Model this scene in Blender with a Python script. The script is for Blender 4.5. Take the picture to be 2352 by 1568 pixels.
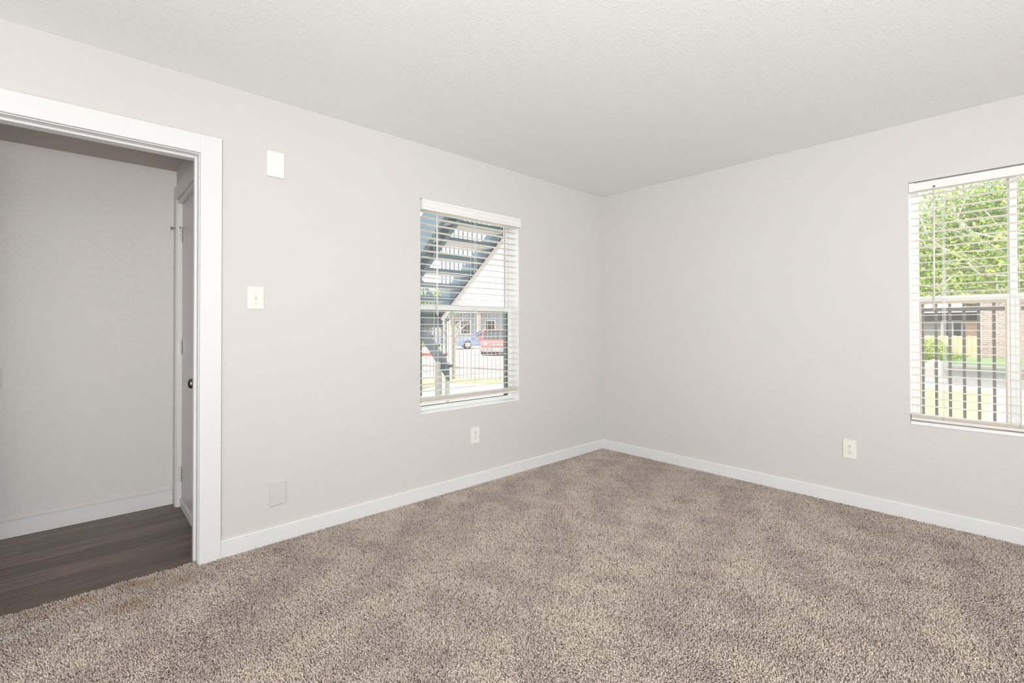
import bpy, bmesh, math, random
import numpy as np
from mathutils import Vector, Matrix

for o in list(bpy.data.objects):
    bpy.data.objects.remove(o, do_unlink=True)
random.seed(7)
rng = np.random.default_rng(11)
SC = bpy.context.scene
COL = SC.collection
PI = math.pi

# ------------------------------------------------------------------ camera
cam_d = bpy.data.cameras.new('camera')
cam = bpy.data.objects.new('camera', cam_d)
COL.objects.link(cam)
YAW, PITCH, ROLL = 0.7426, 0.0082, -0.0013
fw = Vector((math.sin(YAW) * math.cos(PITCH), math.cos(YAW) * math.cos(PITCH), math.sin(PITCH)))
r0 = Vector((math.cos(YAW), -math.sin(YAW), 0))
u0 = r0.cross(fw)
rt = r0 * math.cos(ROLL) + u0 * math.sin(ROLL)
up = -r0 * math.sin(ROLL) + u0 * math.cos(ROLL)
M = Matrix((rt, up, -fw)).transposed().to_4x4()
M.translation = Vector((-3.796, -2.8288, 1.1848))
cam.matrix_world = M
cam_d.sensor_width = 36.0
cam_d.lens = 36.0 * 1092.25 / 2352
cam_d.shift_y = -(784 - 739.70) / 2352
cam_d.clip_start = 0.05
cam_d.clip_end = 500
SC.camera = cam

# ------------------------------------------------------------------ exposure, sky, sun, interior light
SC.view_settings.view_transform = 'Standard'
SC.view_settings.look = 'None'
SC.view_settings.exposure = 0.03
SC.view_settings.gamma = 1.0
SC.view_settings.use_curve_mapping = False

W = bpy.data.worlds.new('sky')
SC.world = W
W.use_nodes = True
W.node_tree.nodes['Background'].inputs[0].default_value = (0.93, 0.97, 1.0, 1)
W.node_tree.nodes['Background'].inputs[1].default_value = 2.6


def lamp(name, kind, loc, power, color=(1, 1, 1), size=0.5, target=None, **kw):
    d = bpy.data.lights.new(name, kind)
    d.energy = power
    d.color = color
    if kind == 'AREA':
        d.shape = 'RECTANGLE' if isinstance(size, tuple) else 'DISK'
        d.size = size[0] if isinstance(size, tuple) else size
        if isinstance(size, tuple):
            d.size_y = size[1]
    elif kind == 'POINT':
        d.shadow_soft_size = size
    o = bpy.data.objects.new(name, d)
    COL.objects.link(o)
    o.location = loc
    if target is not None:
        o.rotation_euler = (Vector(target) - Vector(loc)).to_track_quat('-Z', 'Y').to_euler()
    for k, v in kw.items():
        setattr(d, k, v)
    return o


lamp('sun', 'SUN', (-8, -10, 20), 3.0, (1.0, 0.97, 0.92), target=(-8 + 6.0, -10 + 5.0, 20 - 11.0), angle=0.01)
# added fill lights, unseen behind the camera, with no fixtures in the room
lamp('entry_fill', 'AREA', (-6.3, -4.6, 1.3), 52, (0.945, 0.982, 1.0), size=(3.0, 2.0), target=(0, -1.2, 1.3))  # added area fill, the wall behind it has no opening
lamp('rear_point_fill', 'POINT', (-5.0, -5.6, 1.8), 13, (0.955, 0.985, 1.0), size=0.25)  # added point fill, no fixture
lamp('corner_spot_fill', 'SPOT', (-4.9, -5.8, 1.9), 345, (0.955, 0.985, 1.0), size=0.4, target=(-0.4, -0.4, 1.6), spot_size=1.0, spot_blend=1.0, shadow_soft_size=0.3)  # added spot that brightens the far corner
lamp('upward_fill', 'AREA', (-4.7, -4.9, 0.9), 68, (0.955, 0.985, 1.0), size=1.0, target=(-3.2, -2.5, 2.6))  # added fill aimed up at the ceiling
lamp('corner_fill', 'AREA', (-5.6, -5.6, 0.9), 38, (0.955, 0.985, 1.0), size=1.0, target=(-1.0, -1.0, 2.4))  # added fill towards the far ceiling corner
lamp('floor_fill', 'AREA', (-4.3, -3.5, 0.5), 52, (0.955, 0.985, 1.0), size=1.4, target=(-4.3, -3.4, 2.6))  # added low fill that brightens the ceiling from below

# ------------------------------------------------------------------ materials
MATS = {}


def new_mat(name):
    m = bpy.data.materials.new(name)
    m.use_nodes = True
    nt = m.node_tree
    b = nt.nodes['Principled BSDF']
    MATS[name] = m
    return m, nt, b


def N(nt, t, **kw):
    n = nt.nodes.new(t)
    for k, v in kw.items():
        setattr(n, k, v)
    return n


def mat(name, col, rough=0.5, metal=0.0, var=0.06, vscale=6.0, bump=0.0, bscale=60.0, bdist=0.002, spec=0.5, stretch=None, detail=4.0):
    """plain procedural paint / plastic / metal with slight mottling and optional surface relief"""
    m, nt, b = new_mat(name)
    L = nt.links.new
    tc = N(nt, 'ShaderNodeTexCoord')
    mp = N(nt, 'ShaderNodeMapping')
    if stretch:
        mp.inputs['Scale'].default_value = stretch
    L(tc.outputs['Object'], mp.inputs[0])
    nz = N(nt, 'ShaderNodeTexNoise')
    nz.inputs['Scale'].default_value = vscale
    nz.inputs['Detail'].default_value = detail
    L(mp.outputs[0], nz.inputs['Vector'])
    mx = N(nt, 'ShaderNodeMix', data_type='RGBA')
    mx.inputs[6].default_value = tuple(c * (1 - var) for c in col) + (1,)
    mx.inputs[7].default_value = tuple(min(1, c * (1 + var)) for c in col) + (1,)
    L(nz.outputs[0], mx.inputs[0])
    L(mx.outputs[2], b.inputs['Base Color'])
    b.inputs['Roughness'].default_value = rough
    b.inputs['Metallic'].default_value = metal
    b.inputs['Specular IOR Level'].default_value = spec
    if bump:
        n2 = N(nt, 'ShaderNodeTexNoise')
        n2.inputs['Scale'].default_value = bscale
        n2.inputs['Detail'].default_value = 2.5
        L(mp.outputs[0], n2.inputs['Vector'])
        bp = N(nt, 'ShaderNodeBump')
        bp.inputs['Strength'].default_value = bump
        bp.inputs['Distance'].default_value = bdist
        L(n2.outputs[0], bp.inputs['Height'])
        L(bp.outputs[0], b.inputs['Normal'])
    return m


def texture_paint(name, col, strength, scale, dist, rough=0.6):
    """painted drywall: sparse orange-peel / knock-down spatter on a smooth ground"""
    m, nt, b = new_mat(name)
    L = nt.links.new
    tc = N(nt, 'ShaderNodeTexCoord')
    n1 = N(nt, 'ShaderNodeTexNoise')
    n1.inputs['Scale'].default_value = scale
    n1.inputs['Detail'].default_value = 3
    n1.inputs['Distortion'].default_value = 0.6
    L(tc.outputs['Object'], n1.inputs['Vector'])
    rp = N(nt, 'ShaderNodeValToRGB')
    rp.color_ramp.elements[0].position = 0.52
    rp.color_ramp.elements[1].position = 0.72
    L(n1.outputs[0], rp.inputs[0])
    n3 = N(nt, 'ShaderNodeTexNoise')
    n3.inputs['Scale'].default_value = 1.7
    n3.inputs['Detail'].default_value = 2
    L(tc.outputs['Object'], n3.inputs['Vector'])
    mu = N(nt, 'ShaderNodeMath', operation='MULTIPLY')
    L(rp.outputs[0], mu.inputs[0])
    L(n3.outputs[0], mu.inputs[1])
    bp = N(nt, 'ShaderNodeBump')
    bp.inputs['Strength'].default_value = strength
    bp.inputs['Distance'].default_value = dist
    L(mu.outputs[0], bp.inputs['Height'])
    L(bp.outputs[0], b.inputs['Normal'])
    mx = N(nt, 'ShaderNodeMix', data_type='RGBA')
    mx.inputs[6].default_value = tuple(c * 0.985 for c in col) + (1,)
    mx.inputs[7].default_value = tuple(c * 1.015 for c in col) + (1,)
    L(n3.outputs[0], mx.inputs[0])
    L(mx.outputs[2], b.inputs['Base Color'])
    b.inputs['Roughness'].default_value = rough
    b.inputs['Specular IOR Level'].default_value = 0.35
    return m


WALL_C = (0.667, 0.644, 0.622)
M_WALL = texture_paint('greige wall paint', WALL_C, 0.28, 60, 0.0024, 0.55)
M_WALLH = texture_paint('hallway wall with baked light', (0.765, 0.733, 0.713), 0.6, 50, 0.003, 0.45)  # wall paint made lighter to stand in for missing hallway light
M_CEILH = texture_paint('hallway soffit with baked shade', (0.50, 0.45, 0.405), 0.5, 60, 0.002, 0.7)  # ceiling colour darkened and browned to imitate the unlit soffit
M_CEIL = texture_paint('white ceiling texture', (0.925, 0.928, 0.926), 0.55, 85, 0.003, 0.8)
M_TRIM = mat('white trim paint', (0.785, 0.785, 0.78), 0.38, var=0.01, bump=0.05, bscale=90)
M_REVEAL = mat('white window return', (0.89, 0.895, 0.90), 0.5, var=0.015, bump=0.15, bscale=70)
M_DOORP = mat('grey white door paint', (0.60, 0.572, 0.55), 0.3, var=0.015, bump=0.05, bscale=60)
M_DTRIM = mat('door frame paint', (0.70, 0.67, 0.645), 0.35, var=0.015)
M_VINYLW = mat('white blind vinyl', (0.83, 0.785, 0.71), 0.42, var=0.02)
M_VAL = mat('white blind valance', (0.86, 0.84, 0.815), 0.4, var=0.015, stretch=(1, 1, 14), vscale=12)
M_WPLAST = mat('white plastic', (0.87, 0.86, 0.83), 0.35, var=0.01)
M_CREAM = mat('cream plastic', (0.86, 0.825, 0.77), 0.32, var=0.01)
M_SLOT = mat('dark slot', (0.06, 0.052, 0.045), 0.6, var=0.05)
M_SCREW = mat('painted screw', (0.62, 0.6, 0.57), 0.35, var=0.03)
M_NICKEL = mat('satin nickel', (0.24, 0.215, 0.195), 0.24, metal=1.0, var=0.05)
M_STEEL = mat('hinge steel', (0.80, 0.79, 0.775), 0.3, metal=0.15, var=0.05)
M_FRAME = mat('white aluminium frame', (0.88, 0.885, 0.88), 0.4, var=0.02)
M_SEAL = mat('dark weather seal', (0.05, 0.06, 0.055), 0.6, var=0.05)
M_TRACK = mat('dark green window track', (0.11, 0.135, 0.115), 0.5, var=0.15, vscale=12)
M_TAN = mat('tan sash putty', (0.66, 0.58, 0.48), 0.5, var=0.05)
M_PCOVER = mat('cover plate in wall paint', tuple(k * 0.972 for k in WALL_C), 0.4, var=0.01)

# clear window glass, white haze mixed in to imitate the overexposed view
m, nt, b = new_mat('window glass')
nt.nodes.remove(b)
out = nt.nodes['Material Output']
tr = N(nt, 'ShaderNodeBsdfTransparent')
tr.inputs[0].default_value = (0.97, 0.985, 0.98, 1)
df = N(nt, 'ShaderNodeBsdfDiffuse')
df.inputs[0].default_value = (0.9, 0.9, 0.9, 1)
gl = N(nt, 'ShaderNodeBsdfGlossy')
gl.inputs[1].default_value = 0.03
nzg = N(nt, 'ShaderNodeTexNoise')
nzg.inputs['Scale'].default_value = 3
mrg = N(nt, 'ShaderNodeMapRange')
mrg.inputs[3].default_value = 0.012
mrg.inputs[4].default_value = 0.045
nt.links.new(nzg.outputs[0], mrg.inputs[0])
m1 = N(nt, 'ShaderNodeMixShader')
nt.links.new(mrg.outputs[0], m1.inputs[0])
nt.links.new(tr.outputs[0], m1.inputs[1])
nt.links.new(df.outputs[0], m1.inputs[2])
m2 = N(nt, 'ShaderNodeMixShader')
m2.inputs[0].default_value = 0.035
nt.links.new(m1.outputs[0], m2.inputs[1])
nt.links.new(gl.outputs[0], m2.inputs[2])
nt.links.new(m2.outputs[0], out.inputs[0])
M_GLASS = m

# vinyl plank floor
m, nt, b = new_mat('dark vinyl planks')
L = nt.links.new
tc = N(nt, 'ShaderNodeTexCoord')
br = N(nt, 'ShaderNodeTexBrick')
br.offset = 0.37
br.inputs['Color1'].default_value = (0.120, 0.086, 0.067, 1)
br.inputs['Color2'].default_value = (0.200, 0.152, 0.122, 1)
br.inputs['Mortar'].default_value = (0.055, 0.04, 0.033, 1)
br.inputs['Scale'].default_value = 1.0
br.inputs['Mortar Size'].default_value = 0.0006
br.inputs['Brick Width'].default_value = 1.22
br.inputs['Row Height'].default_value = 0.152
br.inputs['Bias'].default_value = -0.1
L(tc.outputs['Object'], br.inputs['Vector'])
mp = N(nt, 'ShaderNodeMapping')
mp.inputs['Scale'].default_value = (1.6, 26, 1)
L(tc.outputs['Object'], mp.inputs[0])
g1 = N(nt, 'ShaderNodeTexNoise')
g1.inputs['Scale'].default_value = 1.5
g1.inputs['Detail'].default_value = 6
g1.inputs['Roughness'].default_value = 0.65
L(mp.outputs[0], g1.inputs['Vector'])
rp = N(nt, 'ShaderNodeValToRGB')
rp.color_ramp.elements[0].position = 0.30
rp.color_ramp.elements[0].color = (0.50, 0.48, 0.46, 1)
rp.color_ramp.elements[1].position = 0.72
rp.color_ramp.elements[1].color = (1.55, 1.53, 1.50, 1)
L(g1.outputs[0], rp.inputs[0])
mx = N(nt, 'ShaderNodeMix', data_type='RGBA', blend_type='MULTIPLY')
mx.inputs[0].default_value = 1
L(br.outputs[0], mx.inputs[6])
L(rp.outputs[0], mx.inputs[7])
L(mx.outputs[2], b.inputs['Base Color'])
b.inputs['Roughness'].default_value = 0.42
bp = N(nt, 'ShaderNodeBump')
bp.inputs['Strength'].default_value = 0.2
bp.inputs['Distance'].default_value = 0.001
L(g1.outputs[0], bp.inputs['Height'])
L(bp.outputs[0], b.inputs['Normal'])
M_PLANK = m


def attr_mat(name, attr, rough, spec=0.3, trans=0.0):
    m, nt, b = new_mat(name)
    a = N(nt, 'ShaderNodeAttribute')
    a.attribute_name = attr
    nt.links.new(a.outputs['Color'], b.inputs['Base Color'])
    b.inputs['Roughness'].default_value = rough
    b.inputs['Specular IOR Level'].default_value = spec
    if trans:
        t = N(nt, 'ShaderNodeBsdfTranslucent')
        nt.links.new(a.outputs['Color'], t.inputs[0])
        mx = N(nt, 'ShaderNodeMixShader')
        mx.inputs[0].default_value = trans
        nt.links.new(b.outputs[0], mx.inputs[1])
        nt.links.new(t.outputs[0], mx.inputs[2])
        nt.links.new(mx.outputs[0], nt.nodes['Material Output'].inputs[0])
    return m


M_CARPET = attr_mat('beige carpet yarn', 'yarn', 0.95, 0.1)
M_PILE = mat('flat carpet pile', (0.49, 0.415, 0.36), 0.95, var=0.4, vscale=150, detail=3, bump=0.8, bscale=170, bdist=0.006, spec=0.1)
M_LEAF = attr_mat('leaves', 'leaf', 0.55, 0.3, 0.35)


def brick_mat(name, c1, c2, mort, bw, rh, ms, axis='YZ', rough=0.85):
    m, nt, b = new_mat(name)
    L = nt.links.new
    tc = N(nt, 'ShaderNodeTexCoord')
    sp = N(nt, 'ShaderNodeSeparateXYZ')
    cb = N(nt, 'ShaderNodeCombineXYZ')
    L(tc.outputs['Object'], sp.inputs[0])
    L(sp.outputs[axis[0]], cb.inputs[0])
    L(sp.outputs[axis[1]], cb.inputs[1])
    br = N(nt, 'ShaderNodeTexBrick')
    br.inputs['Color1'].default_value = c1 + (1,)
    br.inputs['Color2'].default_value = c2 + (1,)
    br.inputs['Mortar'].default_value = mort + (1,)
    br.inputs['Scale'].default_value = 1
    br.inputs['Brick Width'].default_value = bw
    br.inputs['Row Height'].default_value = rh
    br.inputs['Mortar Size'].default_value = ms
    L(cb.outputs[0], br.inputs['Vector'])
    L(br.outputs[0], b.inputs['Base Color'])
    b.inputs['Roughness'].default_value = rough
    return m


M_BRICK = brick_mat('pinkish brick', (0.40, 0.27, 0.25), (0.52, 0.38, 0.36), (0.62, 0.56, 0.53), 0.22, 0.085, 0.012)
M_BRICKC = brick_mat('red brick column', (0.42, 0.26, 0.22), (0.52, 0.36, 0.31), (0.6, 0.55, 0.5), 0.22, 0.085, 0.012, 'XZ')
M_WOODF = mat('cedar fence board', (0.72, 0.53, 0.38), 0.8, var=0.16, vscale=3, stretch=(1, 9, 0.6), bump=0.2, bscale=30)
M_GRASS = mat('lawn', (0.40, 0.425, 0.235), 0.95, var=0.45, vscale=9, detail=8, bump=0.6, bscale=90, bdist=0.02)
M_GRASSD = mat('green verge lawn', (0.27, 0.36, 0.18), 0.95, var=0.4, vscale=2.5, detail=8, bump=0.6, bscale=60, bdist=0.02)  # darker, greener grass tone for the verge
M_CONC = mat('pale concrete', (0.66, 0.63, 0.59), 0.9, var=0.08, vscale=2, bump=0.15, bscale=60)
M_ASPH = mat('grey asphalt', (0.30, 0.285, 0.285), 0.9, var=0.28, vscale=1.3, detail=6, bump=0.2, bscale=120)
M_IRON = mat('dark iron paint', (0.115, 0.10, 0.10), 0.5, var=0.1)
M_IRONB = mat('brown iron paint', (0.27, 0.215, 0.175), 0.5, var=0.1)
M_STAIR = mat('blue grey steel paint', (0.10, 0.155, 0.20), 0.5, var=0.15, vscale=4)
M_STEELD = mat('dark slate steel paint', (0.05, 0.066, 0.08), 0.5, var=0.15, vscale=4)
M_TREAD = mat('concrete tread', (0.70, 0.64, 0.66), 0.85, var=0.06)
M_POSTG = mat('weathered grey post', (0.30, 0.31, 0.27), 0.7, var=0.15)
M_REDP = mat('red painted rail', (0.60, 0.16, 0.13), 0.5, var=0.1)
M_BARK = mat('pale bark', (0.72, 0.64, 0.60), 0.9, var=0.2, vscale=5, bump=0.4, bscale=25, bdist=0.01)
M_BARKD = mat('brown bark', (0.26, 0.19, 0.15), 0.9, var=0.2, vscale=5, bump=0.4, bscale=25, bdist=0.01)
M_SIDING = mat('grey green siding', (0.34, 0.34, 0.31), 0.8, var=0.06)
M_TANW = mat('tan stucco', (0.56, 0.42, 0.32), 0.85, var=0.06)
M_FASCIA = mat('dark brown fascia', (0.06, 0.048, 0.048), 0.6, var=0.1)
M_ROOF = mat('pale roof membrane', (0.78, 0.77, 0.76), 0.9, var=0.05)
M_WINF = mat('pale window trim', (0.74, 0.74, 0.72), 0.5, var=0.03)
M_DGLASS = mat('dark window glass', (0.055, 0.06, 0.07), 0.08, var=0.1)
M_BOXC = mat('weathered pedestal', (0.50, 0.43, 0.40), 0.8, var=0.12, vscale=8)
M_BOXP = mat('pale grey panel', (0.62, 0.62, 0.60), 0.5, var=0.05)
M_RED = mat('red car paint', (0.50, 0.12, 0.12), 0.3, var=0.03)
M_BLUE = mat('blue car paint', (0.20, 0.25, 0.41), 0.3, var=0.03)
M_BUMP = mat('grey bumper plastic', (0.30, 0.29, 0.29), 0.5, var=0.05)
M_TYRE = mat('tyre rubber', (0.03, 0.03, 0.03), 0.8, var=0.1)
M_CHROME = mat('bright metal', (0.5, 0.5, 0.5), 0.2, metal=0.8, var=0.03)
M_LAMPR = mat('tail lamp', (0.5, 0.05, 0.04), 0.3, var=0.05)
M_SLATE = mat('blue grey cladding', (0.34, 0.37, 0.42), 0.7, var=0.1, vscale=3, stretch=(1, 1, 6))
M_ROOFG = mat('pale shingle roof', (0.72, 0.72, 0.75), 0.9, var=0.06)


# ------------------------------------------------------------------ mesh builder
class MB:
    def __init__(self):
        self.bm = bmesh.new()

    def _bev(self, verts, bev, seg):
        if bev > 0:
            es = set()
            for v in verts:
                es.update(v.link_edges)
            bmesh.ops.bevel(self.bm, geom=list(es), offset=bev, segments=seg, affect='EDGES', profile=0.5)

    def box(self, x0, x1, y0, y1, z0, z1, bev=0.0, seg=2, mi=0):
        return self.obox(((x0 + x1) / 2, (y0 + y1) / 2, (z0 + z1) / 2), (abs(x1 - x0), abs(y1 - y0), abs(z1 - z0)), None, bev, seg, mi)

    def obox(self, c, s, rot=None, bev=0.0, seg=2, mi=0):
        mt = Matrix.Translation(Vector(c)) @ (rot.to_4x4() if rot is not None else Matrix.Identity(4)) @ Matrix.Diagonal((s[0], s[1], s[2], 1))
        r = bmesh.ops.create_cube(self.bm, size=1.0, matrix=mt)
        for f in {f for v in r['verts'] for f in v.link_faces}:
            f.material_index = mi
        self._bev(r['verts'], bev, seg)
        return self

    def bar(self, a, b, w, h, up=(0, 0, 1), bev=0.0, mi=0):
        """rectangular bar from a to b, w across, h along 'up'"""
        a, b = Vector(a), Vector(b)
        d = (b - a)
        l = d.length
        d.normalize()
        side = d.cross(Vector(up))
        side.normalize()
        u = side.cross(d)
        rot = Matrix((d, side, u)).transposed()
        return self.obox((a + b) / 2, (l, w, h), rot, bev, 1, mi)

    def tube(self, pts, rad, n=8, mi=0, cap=True):
        pts = [Vector(p) for p in pts]
        rads = rad if isinstance(rad, (list, tuple)) else [rad] * len(pts)
        rings = []
        prev = None
        for i, p in enumerate(pts):
            d = (pts[min(i + 1, len(pts) - 1)] - pts[max(i - 1, 0)]).normalized()
            if prev is None:
                s = d.orthogonal().normalized()
            else:
                s = prev - d * prev.dot(d)
                s = s.normalized() if s.length > 1e-6 else d.orthogonal().normalized()
            prev = s
            t = d.cross(s)
            rings.append([self.bm.verts.new(p + (s * math.cos(2 * PI * k / n) + t * math.sin(2 * PI * k / n)) * rads[i]) for k in range(n)])
        for a, b_ in zip(rings[:-1], rings[1:]):
            for k in range(n):
                f = self.bm.faces.new((a[k], a[(k + 1) % n], b_[(k + 1) % n], b_[k]))
                f.material_index = mi
                f.smooth = True
        if cap:
            f = self.bm.faces.new(rings[0][::-1]); f.material_index = mi
            f = self.bm.faces.new(rings[-1]); f.material_index = mi
        return self

    def lathe(self, prof, o, axis, n=24, mi=0):
        """prof: [(radius, distance along axis)]"""
        o, ax = Vector(o), Vector(axis).normalized()
        s = ax.orthogonal().normalized()
        t = ax.cross(s)
        rings = []
        for r, h in prof:
            rings.append([self.bm.verts.new(o + ax * h + (s * math.cos(2 * PI * k / n) + t * math.sin(2 * PI * k / n)) * max(r, 1e-5)) for k in range(n)])
        for a, b_ in zip(rings[:-1], rings[1:]):
            for k in range(n):
                f = self.bm.faces.new((a[k], a[(k + 1) % n], b_[(k + 1) % n], b_[k]))
                f.smooth = True
                f.material_index = mi
        self.bm.faces.new(rings[0][::-1]).material_index = mi
        self.bm.faces.new(rings[-1]).material_index = mi
        return self

    def prism(self, poly, a, b, axis='Y', bev=0.0, mi=0):
        """poly in the two other axes (in xyz order), extruded from a to b along axis"""
        def P(u, v, w):
            return {'X': (w, u, v), 'Y': (u, w, v), 'Z': (u, v, w)}[axis]
        va = [self.bm.verts.new(P(u, v, a)) for u, v in poly]
        vb = [self.bm.verts.new(P(u, v, b)) for u, v in poly]
        n = len(poly)
        fs = [self.bm.faces.new(va[::-1]), self.bm.faces.new(vb)]
        for k in range(n):
            fs.append(self.bm.faces.new((va[k], va[(k + 1) % n], vb[(k + 1) % n], vb[k])))
        for f in fs:
            f.material_index = mi
        bmesh.ops.recalc_face_normals(self.bm, faces=fs)
        self._bev(va + vb, bev, 2)
        return self

    def quad(self, *ps, mi=0):
        f = self.bm.faces.new([self.bm.verts.new(p) for p in ps])
        f.material_index = mi
        return self

    def build(self, name, mats, parent=None, origin=None, smooth=False):
        me = bpy.data.meshes.new(name)
        if parent is not None:
            base = Vector(parent.get('_o', (0, 0, 0)))
        elif origin is not None:
            base = Vector(origin)
        else:
            xs = [v.co for v in self.bm.verts]
            lo = [min(c[i] for c in xs) for i in range(3)]
            hi = [max(c[i] for c in xs) for i in range(3)]
            base = Vector(((lo[0] + hi[0]) / 2, (lo[1] + hi[1]) / 2, lo[2]))
        bmesh.ops.translate(self.bm, verts=self.bm.verts, vec=-base)
        self.bm.to_mesh(me)
        self.bm.free()
        for mm in (mats if isinstance(mats, (list, tuple)) else [mats]):
            me.materials.append(mm)
        if smooth:
            me.polygons.foreach_set('use_smooth', [True] * len(me.polygons))
        o = bpy.data.objects.new(name, me)
        COL.objects.link(o)
        if parent is not None:
            o.parent = parent
            o['_o'] = tuple(base)
        else:
            o.location = base
            o['_o'] = tuple(base)
        return o


def empty(name, loc):
    o = bpy.data.objects.new(name, None)
    o.empty_display_size = 0.1
    COL.objects.link(o)
    o.location = loc
    o['_o'] = tuple(loc)
    return o


def tag(o, label=None, cat=None, group=None, kind=None):
    for k, v in (('label', label), ('category', cat), ('group', group), ('kind', kind)):
        if v:
            o[k] = v
    return o


def struct(o, label=None, cat=None):
    o['kind'] = 'structure'
    if label:
        o['label'] = label
    if cat:
        o['category'] = cat
    return o


def copy_at(o, loc, parent=None):
    c = o.copy()
    COL.objects.link(c)
    c.location = loc
    if parent is not None:
        c.parent = parent
    return c


# ================================================================== ROOM SHELL
XL, YB, ZC = -6.4, -6.4, 2.44
T = 0.14
WX0, WX1, WZ0, WZ1 = -2.053, -1.124, 0.577, 2.066      # left window opening, in the plane y = 0
RY0, RY1, RZ0, RZ1 = -3.255, -2.325, 0.577, 2.068      # right window opening, in the plane x = 0
DX0, DX1, DZ1 = -4.34, -3.341, 2.054                   # cased opening to the hallway
HY, HZ, HX = 1.10, 2.240, -3.292                       # hallway: back wall, soffit, side wall


def wall_grid(name, axis, plane, thick, us, zs, holes, mats=(M_WALL, M_REVEAL), flip=False):
    """wall slab with rectangular openings; axis 'Y' = plane of constant y, u = x"""
    us, zs = sorted(set(us)), sorted(set(zs))
    b = MB()
    P = (lambda u, w, z: (u, w, z)) if axis == 'Y' else (lambda u, w, z: (w, u, z))

    def hole(i, j):
        if i < 0 or j < 0 or i >= len(us) - 1 or j >= len(zs) - 1:
            return True
        u, z = (us[i] + us[i + 1]) / 2, (zs[j] + zs[j + 1]) / 2
        return any(h[0] < u < h[1] and h[2] < z < h[3] for h in holes)
    w0, w1 = plane, plane + thick
    for i in range(len(us) - 1):
        for j in range(len(zs) - 1):
            if hole(i, j):
                continue
            a, c, d, e = us[i], us[i + 1], zs[j], zs[j + 1]
            b.quad(P(a, w0, d), P(c, w0, d), P(c, w0, e), P(a, w0, e))
            b.quad(P(a, w1, d), P(c, w1, d), P(c, w1, e), P(a, w1, e))
            for (di, dj, q) in ((-1, 0, ((a, d), (a, e))), (1, 0, ((c, d), (c, e))), (0, -1, ((a, d), (c, d))), (0, 1, ((a, e), (c, e)))):
                if hole(i + di, j + dj):
                    (p, z0), (p2, z1) = q
                    b.quad(P(p, w0, z0), P(p2, w0, z1), P(p2, w1, z1), P(p, w1, z0), mi=1)
    bmesh.ops.remove_doubles(b.bm, verts=b.bm.verts, dist=1e-5)
    bmesh.ops.recalc_face_normals(b.bm, faces=b.bm.faces)
    return struct(b.build(name, list(mats)))


ZF = -0.03
wall_grid('wall_left', 'Y', 0.0, T, [XL, DX0 - .02, DX1 + .02, WX0, WX1, T], [ZF, WZ0, WZ1, DZ1 + .02, ZC],
          [(DX0 - .02, DX1 + .02, ZF, DZ1 + .02), (WX0, WX1, WZ0, WZ1)])
wall_grid('wall_right', 'X', 0.0, T, [YB, RY0, RY1, 0.0], [ZF, RZ0, RZ1, ZC], [(RY0, RY1, RZ0, RZ1)])
struct(MB().box(XL - T, T, YB - T, YB, ZF, ZC).build('wall_rear', M_WALL))
struct(MB().box(XL - T, XL, YB, HY + T, ZF, ZC).build('wall_entry', M_WALL))
struct(MB().box(XL - T, T, YB - T, HY + T, ZC, ZC + 0.12).build('ceiling', M_CEIL))
struct(MB().box(XL, T, YB, T, -0.16, -0.02).build('floor', M_CONC), 'concrete floor slab under the carpet')
struct(MB().box(XL, HX + .1, 0.02, HY + T, -0.02, -0.0105).build('floor_hallway', M_PLANK, origin=(-4, 0, 0)), 'dark brown vinyl plank floor of the hallway')
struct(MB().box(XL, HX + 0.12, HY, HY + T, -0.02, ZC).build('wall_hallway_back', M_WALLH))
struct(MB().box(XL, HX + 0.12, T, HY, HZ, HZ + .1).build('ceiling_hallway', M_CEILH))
# hallway side wall with the door recess
DY0, DY1, DZT = 0.245, 1.005, 2.012
wall_grid('wall_hallway_side', 'X', HX, 0.12, [T, DY0, DY1, HY], [-0.02, DZT, HZ], [(DY0, DY1, -0.02, DZT)], (M_WALL, M_TRIM))

# ---- baseboards
def baseboard(name, a, b, n, top, z0=-0.012, th=0.0125):
    """flat board with an eased top edge; n = direction into the room"""
    a, b, n = Vector(a), Vector(b), Vector(n)
    prof = [(0, z0), (th, z0), (th, top - 0.006), (th - 0.0035, top - 0.0012), (th - 0.007, top), (0, top)]
    m_ = MB()
    ra = [m_.bm.verts.new(a + n * d + Vector((0, 0, z))) for d, z in prof]
    rb = [m_.bm.verts.new(b + n * d + Vector((0, 0, z))) for d, z in prof]
    k = len(prof)
    for i in range(k):
        m_.bm.faces.new((ra[i], ra[(i + 1) % k], rb[(i + 1) % k], rb[i]))
    m_.bm.faces.new(ra[::-1]); m_.bm.faces.new(rb)
    bmesh.ops.recalc_face_normals(m_.bm, faces=m_.bm.faces)
    return struct(m_.build(name, M_TRIM))


baseboard('baseboard_left', (-3.243, 0, 0), (-0.0127, 0, 0), (0, -1, 0), 0.0835)
baseboard('baseboard_right', (0, YB, 0), (0, 0, 0), (-1, 0, 0), 0.0835)
baseboard('baseboard_left_of_opening', (XL, 0, 0), (-4.438, 0, 0), (0, -1, 0), 0.0835)
baseboard('baseboard_rear', (XL, YB, 0), (-0.0127, YB, 0), (0, 1, 0), 0.0835)
baseboard('baseboard_hallway', (XL, HY, 0), (HX - 0.017, HY, 0), (0, -1, 0), 0.084, -0.0105, 0.011)
# small cap bead along the hallway baseboard
o = MB().box(XL, HX - 0.017, HY - 0.014, HY, 0.0835, 0.0885, 0.002).build('baseboard_hallway_cap', M_TRIM)
struct(o)

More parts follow.
